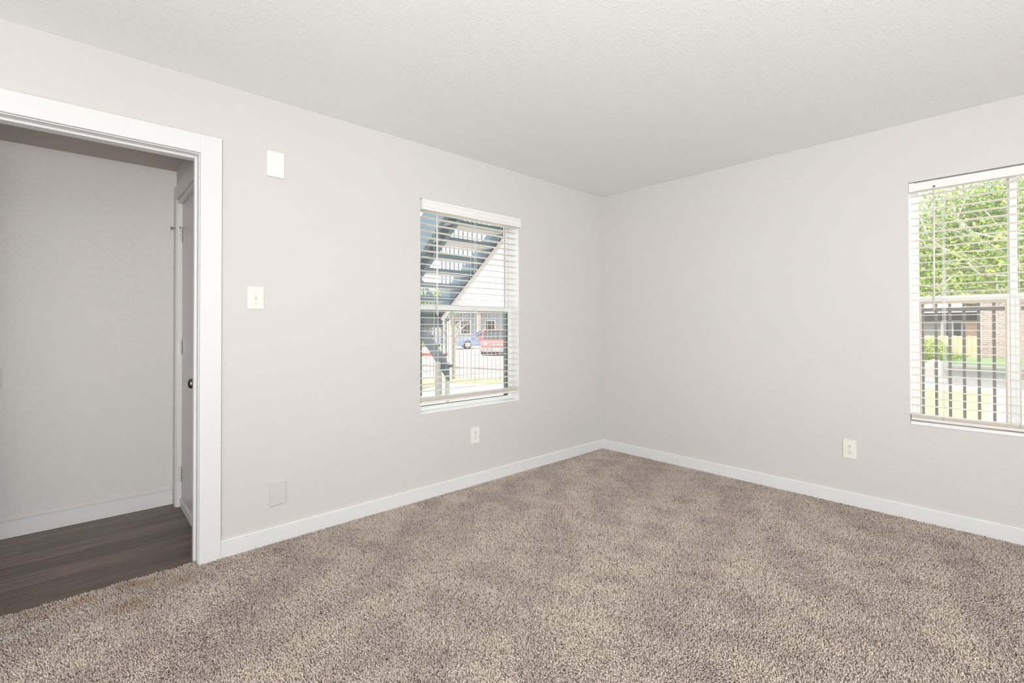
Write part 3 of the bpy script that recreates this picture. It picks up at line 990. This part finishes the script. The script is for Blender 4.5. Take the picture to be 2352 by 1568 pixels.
# ---- iron fence on the far side of the lawn (left window)
fa, fb = Vector((3.21, 6.95, -.15)), Vector((3.607, 5.70, -.15))
fd = (fb - fa).normalized()
fl = tag(empty('iron_fence', tuple(fa)), 'brown iron picket fence beyond the side lawn, before the parked cars', 'fence')
ang = math.atan2(fd.y, fd.x)
rotz = Matrix.Rotation(ang, 3, 'Z')
s0, s1 = -2.6, 3.4
for zr in (0.155, 1.63):
    MB().bar(fa + fd * s0 + Vector((0, 0, zr + .15)), fa + fd * s1 + Vector((0, 0, zr + .15)), 0.03, 0.035).build('rail', M_IRONB, fl)
pk = None
for i in range(60):
    s = s0 + 0.05 + 0.118 * i
    if s > s1:
        break
    q = fa + fd * s
    if pk is None:
        pk = MB().obox(q + Vector((0, 0, 0.90)), (0.014, 0.014, 1.70), rotz, 0.001, 1).build('picket', M_IRONB, fl)
        q0 = q
    else:
        copy_at(pk, tuple(q - q0), fl)
for s in (-0.03, -2.6, 3.4):
    q = fa + fd * s
    MB().obox(q + Vector((0, 0, 0.80)), (0.052, 0.052, 1.64), rotz, 0.003, 1).build('post', M_IRONB, fl)

# ---- staircase outside the left window
st = tag(empty('staircase', (0.1, 3.0, -.15)), 'blue grey steel outdoor staircase seen from below through the left window', 'staircase')
zl = lambda y: 2.255 - 0.718 * (y - 1.468)


def stringer(x, w, h, y0=1.02, y1=2.80, drop=0.0):
    b = MB()
    b.prism([(y0, zl(y0) - drop), (y1, zl(y1) - drop), (y1, zl(y1) + h), (y0, zl(y0) + h)], x - w, x, 'X', 0.004)
    return b


stringer(0.045, 0.045, 0.30).build('stringer', M_STAIR, st)
fl_ = stringer(0.06, 0.06, 0.028, drop=0.028).build('stringer_flange', M_TREAD, st)
fl_['label'] = 'pale lower flange'
stringer(-0.70, 0.06, 0.19).build('stringer', M_STAIR, st)
stringer(-0.87, 0.06, 0.42).build('stringer', M_STAIR, st)
for k in range(-2, 7):
    y, z = 1.42 + 0.216 * k, 2.345 - 0.155 * k
    t = MB()
    t.box(-0.865, 0.0, y, y + .26, z - .045, z, 0.004)
    tr_ = t.build('tread', M_TREAD, st)
    MB().box(-0.865, 0.0, y - .009, y - .001, z - .05, z + .012, 0.001).build('nosing', M_STAIR, tr_)
# guard on the right stringer
pk = None
for i in range(18):
    y = 1.10 + 0.100 * i
    zb = zl(y) + .27
    b = MB().box(0.015, 0.029, y - .007, y + .007, zb, zb + .86)
    if pk is None:
        pk = b.build('baluster', M_STAIR, st); y00, z00 = y, zb
    else:
        b.bm.free()
        copy_at(pk, (0, y - y00, zb - z00), st)
MB().bar((0.022, 1.02, zl(1.02) + 1.15), (0.022, 2.86, zl(2.86) + 1.15), 0.045, 0.05, bev=.004).build('handrail', M_STAIR, st)
# upper landing under the walkway, and mid landing
MB().box(-1.3, 0.5, 0.16, 1.04, 2.62, 2.74, .004).build('upper_landing', M_TREAD, st)
MB().box(-1.3, 0.0, 2.86, 6.1, 1.27, 1.34, .004).build('landing', M_TREAD, st)
MB().box(0.001, 1.15, 5.21, 6.1, 1.27, 1.34, .004).build('landing', M_TREAD, st)
b = MB()
b.box(0.0, 0.05, 2.82, 5.15, 1.17, 1.375, .003); b.box(-1.3, 0.0, 2.82, 2.86, 1.17, 1.375, .003)
b.build('landing_fascia', M_STEELD, st)
for (x, y, w, m_) in ((0.98, 4.34, 0.075, M_POSTG), (1.09, 4.20, 0.062, M_POSTG), (-1.2, 5.1, .075, M_STEELD), (-1.2, 2.95, .075, M_STEELD), (1.06, 5.08, .07, M_STEELD)):
    MB().box(x - w / 2, x + w / 2, y - w / 2, y + w / 2, -.15, 1.2 if y > 4.5 or y < 3 else .55, .003).build('post', m_, st)
# lower flight, coming down towards the building
zl2 = lambda y: 1.255 - 0.86 * (5.11 - y)
for x in (1.10,):
    b = MB()
    b.prism([(5.20, zl2(5.20) - .22), (5.20, zl2(5.20) + .06), (4.14, zl2(4.14) + .08), (4.14, zl2(4.14) - .20)], x - .05, x, 'X', .004)
    b.build('stringer', M_STEELD, st)
for k in range(5):
    y = 5.02 - 0.2 * k
    MB().box(1.1005, 1.14, y - .12, y + .12, zl2(y) - .03, zl2(y) + .015, .003).build('tread', M_STEELD, st)
MB().bar((1.08, 5.15, zl2(5.15) + .85), (1.08, 4.16, zl2(4.16) + .85), .045, .05).build('handrail', M_STEELD, st)
pk = None
for i in range(8):
    y = 5.1 - .125 * i
    zb = zl2(y) + .06
    if pk is None:
        pk = MB().box(1.072, 1.088, y - .008, y + .008, zb, zb + .79).build('baluster', M_STEELD, st); y00, z00 = y, zb
    else:
        copy_at(pk, (0, y - y00, zb - z00), st)

# ---- low red rail on dark posts by the stairs
rr = tag(empty('guard_rail', (1.25, 5.35, -.15)), 'low red painted rail on dark posts beside the outdoor stair foot', 'rail')
MB().tube([(0.72, 5.68, .63), (1.62, 4.95, .63)], 0.03, 8).build('rail', M_REDP, rr)
for t in (0.12, 0.50, 0.88):
    x, y = .72 + .9 * t, 5.68 - .73 * t
    MB().box(x - .02, x + .02, y - .02, y + .02, -.155, .62, .002).build('post', M_IRONB, rr)


# ================================================================== CARS
def car(name, loc, rot, paint, label, l=4.3, w=1.76, h=1.46, suv=False):
    """local frame: x along the car, front towards +x, wheels on z = 0"""
    root = empty(name, loc)
    tag(root, label, 'car')
    root['_o'] = (0, 0, 0)
    hl = l / 2
    bt = h * 0.60
    body = MB()
    side = [(-hl + .06, .32), (-hl, .55), (-hl + .03, bt - .03), (-hl + .45, bt + .02), (hl - 1.05, bt), (hl - .25, bt - .13), (hl, bt - .32), (hl - .02, .36), (hl - .12, .26),
            (hl - .46, .24), (hl - .55, .50), (hl - .78, .62), (hl - 1.02, .52), (hl - 1.12, .24), (-hl + 1.16, .24), (-hl + 1.06, .52), (-hl + .82, .62), (-hl + .58, .50), (-hl + .48, .26)]
    body.prism(side, -w / 2, w / 2, 'Y', 0.05)
    body.build('body', paint, root, smooth=True)
    cab = MB()
    x0, x1, x2, x3 = -hl + (.12 if suv else .35), -hl + (.45 if suv else .95), hl - 2.05, hl - 1.15
    b0 = [(x0, w / 2 - .04), (x3, w / 2 - .04), (x3, -w / 2 + .04), (x0, -w / 2 + .04)]
    b1_ = [(x1, w / 2 - .22), (x2, w / 2 - .22), (x2, -w / 2 + .22), (x1, -w / 2 + .22)]
    va = [cab.bm.verts.new((x, y, bt - .03)) for x, y in b0]
    vb = [cab.bm.verts.new((x, y, h - .03)) for x, y in b1_]
    cab.bm.faces.new(va[::-1]); cab.bm.faces.new(vb)
    for k in range(4):
        cab.bm.faces.new((va[k], va[(k + 1) % 4], vb[(k + 1) % 4], vb[k]))
    cab.build('windows', M_DGLASS, root)
    rf = MB()
    rf.prism([(x1 - .08, h - .05), (x2 + .1, h - .05), (x2, h), (x1, h)], -w / 2 + .19, w / 2 - .19, 'Y', .015)
    for s in (1, -1):
        for (p_, q_) in (((x3, w / 2 - .05), (x2, w / 2 - .21)), ((x0, w / 2 - .05), (x1, w / 2 - .21))):
            rf.bar((p_[0], s * p_[1], bt - .02), (q_[0], s * q_[1], h - .03), .07, .06)
        xm = (x1 + x2) / 2
        rf.bar((xm, s * (w / 2 - .035), bt - .02), (xm, s * (w / 2 - .21), h - .03), .03, .09)
    rf.build('roof', paint, root)
    for fx_ in (hl - .79, -hl + .83):
        for s in (1, -1):
            wl = MB()
            wl.lathe([(0.20, 0), (0.30, .01), (0.33, .04), (0.33, .17), (0.30, .2), (.2, .2)], (fx_, s * (w / 2 - .21), .33), (0, s, 0), 20)
            wo = wl.build('wheel', M_TYRE, root)
            MB().lathe([(0.20, 0), (.19, .012), (.06, .004), (.05, .02), (0, .02)], (fx_, s * (w / 2 - .008), .33), (0, s, 0), 16).build('hub_cap', M_CHROME, wo)
    for s, nm in ((1, 'front_bumper'), (-1, 'rear_bumper')):
        MB().box(min(s * (hl - .12), s * (hl + .06)), max(s * (hl - .12), s * (hl + .06)), -w / 2 + .02, w / 2 - .02, .24, .50, .03).build(nm, M_BUMP, root)
        for y in (-w / 2 + .24, w / 2 - .24):
            MB().box(min(s * (hl - .2), s * (hl + .01)), max(s * (hl - .2), s * (hl + .01)), y - .16, y + .16, bt - .30, bt - .14, .03).build('headlight' if s > 0 else 'tail_light', M_CHROME if s > 0 else M_LAMPR, root)
    MB().box(hl - .05, hl + .015, -.38, .38, bt - .34, bt - .2, .01).build('grille', M_BUMP, root)
    MB().box(hl + .055, hl + .07, -.16, .16, .33, .45, .004).build('front_plate', M_WPLAST, root)
    for s in (1, -1):
        MB().box(x3 - .12, x3 + .02, min(s * (w / 2 - .02), s * (w / 2 + .16)), max(s * (w / 2 - .02), s * (w / 2 + .16)), bt - .02, bt + .12, .02).build('mirror', paint, root)
    root.rotation_euler = (0, 0, rot)
    return root


car('car', (15.3, 19.5, gz(15.3, 19.5)), math.radians(-128), M_RED, 'red car parked facing the lawn, seen through the left window', 4.4, 1.80, 1.50, True)
car('car', (19.2, 25.3, gz(19.2, 25.3)), math.radians(150), M_BLUE, 'blue car parked behind the red one', 4.4, 1.76, 1.44)

# ================================================================== FAR BUILDING (left window)
fbld = tag(empty('apartment_building', (25, 33, -.53)), 'low slate building with brick columns behind the parked cars', 'building')
ra = math.atan2(30.78 - 34.12, 26.15 - 22.51)
R3 = Matrix.Rotation(ra, 3, 'Z')
bo = Vector((24.3, 33.0, -.53))


def fb_box(u0, u1, v0, v1, z0, z1, bev=0.0):
    c_ = bo + R3 @ Vector(((u0 + u1) / 2, (v0 + v1) / 2, 0))
    c_.z = bo.z + (z0 + z1) / 2
    return MB().obox(c_, (u1 - u0, v1 - v0, z1 - z0), R3, bev, 1)


fb_box(-7, 9, 1.0, 6.0, 0, 3.0).build('wall', M_SLATE, fbld)
for u in (-5.5, -2.6, 0.35, 3.3, 6.2):
    fb_box(u - .18, u + .18, -.2, .2, 0, 3.0).build('column', M_BRICKC, fbld)
for u in (-4.6, -2.0, -1.0, 1.4, 4.4):
    f_ = fb_box(u - .5, u + .5, .93, 1.02, 0.9, 2.3).build('window', M_WINF, fbld)
    fb_box(u - .42, u + .42, .90, .94, 1.0, 2.2).build('pane', M_DGLASS, f_)
fb_box(-7.4, 9.4, -.4, 6.4, 3.0, 3.5).build('eaves', M_ROOFG, fbld)
rfm = MB()
pts = [(-7.6, -.6, 3.5), (9.6, -.6, 3.5), (9.6, 6.6, 3.5), (-7.6, 6.6, 3.5), (-7.6, 3.0, 5.0), (9.6, 3.0, 5.0)]
vv = []
for u, v_, z in pts:
    q = bo + R3 @ Vector((u, v_, 0)); q.z = bo.z + z
    vv.append(rfm.bm.verts.new(q))
for f in ((0, 1, 5, 4), (2, 3, 4, 5), (0, 4, 3), (1, 2, 5), (0, 3, 2, 1)):
    rfm.bm.faces.new([vv[k] for k in f])
rfm.build('roof', M_ROOFG, fbld)


# ================================================================== TREES AND SHRUBS
def leaf_mesh(name, centers, size, cols, parent, seed, flat=0.6):
    g = np.random.default_rng(seed)
    n = len(centers)
    nrm = g.normal(0, 1, (n, 3)); nrm[:, 2] = np.abs(nrm[:, 2]) * (1 + flat)
    nrm /= np.linalg.norm(nrm, axis=1)[:, None]
    t = np.cross(nrm, g.normal(0, 1, (n, 3))); t /= np.linalg.norm(t, axis=1)[:, None]
    s = np.cross(nrm, t)
    ln = (size * g.uniform(.6, 1.35, n))[:, None]
    wd = ln * g.uniform(.36, .55, n)[:, None]
    base = np.asarray(parent.get('_o', (0, 0, 0)))
    c_ = centers - base
    v = np.stack([c_ - t * ln * .5, c_ + s * wd * .5 + nrm * ln * .06, c_ + t * ln * .5 - nrm * ln * .08, c_ - s * wd * .5 + nrm * ln * .06], 1).reshape(-1, 3)
    me = bpy.data.meshes.new(name)
    me.vertices.add(n * 4); me.vertices.foreach_set('co', v.astype(np.float32).ravel())
    me.loops.add(n * 4); me.loops.foreach_set('vertex_index', np.arange(n * 4, dtype=np.int32))
    me.polygons.add(n); me.polygons.foreach_set('loop_start', (np.arange(n) * 4).astype(np.int32))
    me.update(calc_edges=True)
    cc = np.asarray(cols)[g.integers(0, len(cols), n)] * g.uniform(.8, 1.2, n)[:, None]
    col = np.ones((n * 4, 4), np.float32)
    col[:, :3] = np.repeat(np.clip(cc, 0, 1), 4, axis=0)
    a = me.attributes.new('leaf', 'FLOAT_COLOR', 'POINT')
    a.data.foreach_set('color', col.ravel())
    me.materials.append(M_LEAF)
    o = bpy.data.objects.new(name, me)
    COL.objects.link(o)
    o.parent = parent
    return o


def grow(b, p, d, length, r, depth, tips, g, spread=0.55, up=0.12):
    """recursive limb: tube of a few bent segments, then forks"""
    pts = [p.copy()]
    nseg = 4
    for i in range(nseg):
        d = (d + Vector((g.uniform(-1, 1), g.uniform(-1, 1), g.uniform(-1, 1))) * .16 + Vector((0, 0, up * .25))).normalized()
        p = p + d * (length / nseg)
        pts.append(p.copy())
        if depth <= 2:
            tips.append((p.copy(), r))
    b.tube(pts, [r * (1 - .38 * i / nseg) for i in range(nseg + 1)], 6 if depth > 1 else 4)
    if depth == 0:
        return
    k = 3 if depth > 1 else 2
    for _ in range(k):
        nd = (d + Vector((g.uniform(-1, 1), g.uniform(-1, 1), g.uniform(-.75, .75))) * spread * 1.3).normalized()
        grow(b, pts[g.randint(2, nseg)], nd, length * g.uniform(.6, .85), r * .58, depth - 1, tips, g, spread, up)


def tree(loc, trunk_h, r, first_len, dirs, depth, nleaf, lsize, cols, label, bark, seed, clump=.32, group=None, spread=.55, up=.12, droop=0.0, low=.9):
    g = random.Random(seed)
    root = tag(empty('tree', loc), label, 'tree', group)
    b = MB()
    base = Vector(loc)
    top = base + Vector((g.uniform(-.1, .1), g.uniform(-.1, .1), trunk_h))
    b.tube([base - Vector((0, 0, .05)), base + Vector((0, 0, .25)), (base + top) / 2 + Vector((g.uniform(-.08, .08), g.uniform(-.08, .08), 0)), top], [r * 1.5, r * 1.1, r, r * .95], 10)
    b.build('trunk', bark, root)
    br = MB()
    tips = []
    for dv in dirs:
        grow(br, top - Vector((0, 0, g.uniform(0, .3))), Vector(dv).normalized(), first_len * g.uniform(.85, 1.15), r * .55, depth, tips, g, spread, up)
    br.build('branches', bark, root)
    gg = np.random.default_rng(seed)
    T_ = np.array([tuple(t[0]) for t in tips])
    idx = gg.integers(0, len(T_), nleaf)
    c_ = T_[idx] + gg.normal(0, clump, (nleaf, 3)) * np.array([1, 1, .75])
    c_[:, 2] -= droop * np.abs(gg.normal(0, 1, nleaf))
    c_ = c_[c_[:, 2] > loc[2] + low]
    leaf_mesh('foliage', c_, lsize, cols, root, seed + 1)
    return root


YG = [(0.52, 0.62, 0.16), (0.40, 0.54, 0.14), (0.30, 0.44, 0.12), (0.62, 0.66, 0.22), (0.22, 0.33, 0.10)]
DG = [(0.25, 0.38, 0.16), (0.33, 0.46, 0.20), (0.18, 0.29, 0.13), (0.42, 0.52, 0.26)]
tree((15.2, -3.75, -.14), 2.0, .24, 2.1,
     [(-1, .9, .55), (-.6, 1.2, .9), (.1, 1.2, .7), (-1.1, .2, .8), (.3, .4, 1.3), (-.5, -.9, .8), (.8, -.5, .8), (-.9, 1.3, .3), (.4, 1.5, .35), (-.4, 1.5, .6), (.2, 1.4, 1.0), (-.5, 1.3, 1.5), (-1, .7, 1.3), (-.9, 1.5, 1.1), (-.3, 1.7, 1.3)],
     3, 44000, .11, YG, 'big leafy yellow-green tree with pale branches outside the right window', M_BARK, 4, clump=.44, up=.14, droop=.2, low=2.05)
tree((41, -15, -.2), 3.0, .25, 3.0, [(-.6, .8, .8), (.6, .8, .9), (0, -1, .9), (-.9, -.2, .7), (.2, .1, 1.4), (-.2, 1.4, .5)], 3, 12000, .20,
     [(.50, .58, .40), (.42, .52, .34), (.58, .63, .48)], 'hazy grey-green tree far behind the brick building', M_BARKD, 23, clump=.55)
tree((36.5, -.4, -.4), 3.0, .25, 2.6, [(-.6, -.8, .8), (.6, .8, .9), (0, -1.2, .8), (-.9, .2, .7), (.2, .1, 1.4), (-.2, 1.2, .8), (-.5, .3, 1.5)], 3, 20000, .22,
     [(.46, .56, .34), (.50, .58, .38), (.58, .64, .46)], 'soft green tree rising behind the dark fascia roof', M_BARKD, 41, clump=.6)
tree((47, 13.0, -.2), 3.0, .25, 2.8, [(-.6, -.8, .8), (.6, .8, .9), (0, -1.2, .7), (-.9, .2, .7), (.2, .1, 1.4)], 3, 12000, .20,
     [(.46, .56, .34), (.40, .52, .28), (.54, .60, .42)], 'pale green tree rising behind the grey house', M_BARKD, 37, clump=.55)
tree((17.6, 31.2, -.53), 2.6, .2, 1.3, [(-.6, .8, .6), (.6, .8, .8), (0, -1, .8), (-.9, -.2, .7), (.9, -.1, .5)], 3, 7000, .20,
     DG, 'dark green tree beyond the outdoor staircase', M_BARKD, 51, clump=.4)
tree((11.6, 18.9, -.50), 0.9, .09, .8, [(-.6, .8, .9), (.6, .8, .8), (0, -1, .8), (-.5, -.2, 1.1), (.4, -.1, 1.3)], 2, 420, .10,
     [(.55, .5, .36), (.5, .45, .3)], 'small pale sparse tree standing before the cars', M_BARK, 57, clump=.2)
tree((20.6, 21.0, -.52), 0.5, .08, .5, [(-.6, .8, .6), (.6, .8, .8), (0, -1, .8), (-.9, -.2, .7)], 2, 1200, .12,
     DG[1:], 'small green bush-like tree behind the red car', M_BARKD, 61, clump=.2)


def shrub(loc, rx, ry, h, n, size, cols, label, seed):
    root = tag(empty('shrub', loc), label, 'shrub')
    g = np.random.default_rng(seed)
    b = MB()
    rr_ = random.Random(seed)
    for k in range(9):
        a = 2 * PI * k / 9
        b.tube([loc, (loc[0] + .3 * rx * math.cos(a), loc[1] + .3 * ry * math.sin(a), loc[2] + h * .4), (loc[0] + .7 * rx * math.cos(a), loc[1] + .7 * ry * math.sin(a), loc[2] + h * rr_.uniform(.6, .9))], [.022, .016, .006], 5)
    b.build('stems', M_BARKD, root)
    v = g.normal(0, 1, (n, 3)); v /= np.linalg.norm(v, axis=1)[:, None]
    rad_ = g.uniform(.55, 1.05, n) ** .6 * (1 + .12 * np.sin(v[:, 0] * 7) * np.sin(v[:, 1] * 6 + v[:, 2] * 5))
    c_ = np.array(loc) + np.stack([v[:, 0] * rx * rad_, v[:, 1] * ry * rad_, h * .5 + v[:, 2] * h * .5 * rad_], 1)
    c_ = c_[c_[:, 2] > loc[2] + .02]
    leaf_mesh('foliage', c_, size, cols, root, seed + 2)
    return root


shrub((21.6, -0.05, -.12), .62, .62, .74, 1700, .10, YG[:4] + [(.66, .68, .38)], 'leafy shrub before the left end of the cedar fence', 71)
shrub((20.2, -0.35, -.12), .55, .95, .34, 1100, .09, YG[1:], 'low green ground-cover shrub in front of the cedar fence', 73)

# ---- cedar fence
cf = tag(empty('wood_fence', (22.9, -.3, -.13)), 'pale cedar board fence with dog-ear tops before the grey house', 'fence')
b = MB()
y = -1.375
k = 0
while y < 1.9:
    top = .765 + .012 * math.sin(k * 2.1)
    b.prism([(y + .003, -.125), (y + .137, -.125), (y + .137, top - .03), (y + .107, top), (y + .033, top), (y + .003, top - .03)], 22.88 + .004 * (k % 2), 22.90 + .004 * (k % 2), 'X', .002)
    y += .14; k += 1
b.build('board_panel', M_WOODF, cf)
for z in (.05, .60):
    MB().box(22.905, 22.95, -1.38, 1.9, z, z + .08).build('rail', M_WOODF, cf)
for y in (-1.36, .3, 1.85):
    MB().box(22.95, 23.04, y - .045, y + .045, -.13, .74).build('post', M_WOODF, cf)

# ---- grey house behind the fence
hs = tag(empty('house', (28.5, .8, -.6)), 'low grey house with a dark flat fascia behind the cedar fence', 'house')
MB().box(27.4, 33, -.72, 5.0, -.6, 1.50).build('wall', M_SIDING, hs)
MB().box(27.3, 33, -1.24, -.72, -.6, 1.50).build('tan_wall', M_TANW, hs)
f_ = MB().box(27.32, 27.41, -.72, .12, .45, 1.44, .01).build('window', M_WINF, hs)
MB().box(27.29, 27.33, -.60, -.34, .55, 1.36).build('pane', M_DGLASS, f_)
MB().box(27.29, 27.33, -.27, .02, .55, 1.36).build('pane', M_DGLASS, f_)
MB().box(27.0, 33.4, -1.30, 5.4, 1.44, 1.80, .01).build('fascia', M_FASCIA, hs)
MB().box(27.05, 33.35, -1.28, 5.35, 1.80, 1.86).build('roof', M_ROOF, hs)

# ---- brick building
bb = tag(empty('brick_building', (26, -6, -.15)), 'pinkish brick building at the right behind the verge', 'building')
MB().box(23.5, 29.5, -12, -1.45, -.15, 3.2).build('wall', M_BRICK, bb)
MB().box(23.40, 23.52, -1.47, -1.41, -.15, 3.2).build('corner_trim', M_WINF, bb)
MB().box(23.1, 29.8, -12.3, -1.2, 3.2, 3.38).build('eaves', M_WINF, bb)
rfm = MB()
vv = [rfm.bm.verts.new(p_) for p_ in ((23.0, -12.4, 3.38), (29.9, -12.4, 3.38), (29.9, -1.1, 3.38), (23.0, -1.1, 3.38), (26.45, -12.4, 4.7), (26.45, -1.1, 4.7))]
for f in ((0, 3, 5, 4), (1, 4, 5, 2), (0, 4, 1), (3, 2, 5), (0, 1, 2, 3)):
    rfm.bm.faces.new([vv[k_] for k_ in f])
rfm.build('roof', M_ROOFG, bb)
f_ = MB().box(23.44, 23.52, -4.6, -3.3, .7, 2.1, .01).build('window', M_WINF, bb)
MB().box(23.42, 23.45, -4.5, -3.4, .8, 2.0).build('pane', M_DGLASS, f_)

# ---- pedestal by the drive
ub = tag(empty('utility_box', (11.55, -1.3, -.15)), 'weathered utility pedestal by the drive, seen through the right window', 'utility box')
b = MB()
b.prism([(-1.10, -.15), (-1.40, -.15), (-1.40, .30), (-1.27, .385), (-1.17, .35), (-1.10, .24)], 11.35, 11.75, 'X', .02)
b.build('housing', M_BOXC, ub)
MB().box(11.32, 11.352, -1.385, -1.285, -.02, .30, .008).build('access_panel', M_BOXP, ub)
MB().box(11.28, 11.82, -1.46, -1.04, -.16, -.12, .01).build('pad', M_CONC, ub)

# ------------------------------------------------------------------ tidy helper properties
for o in bpy.data.objects:
    if '_o' in o:
        del o['_o']
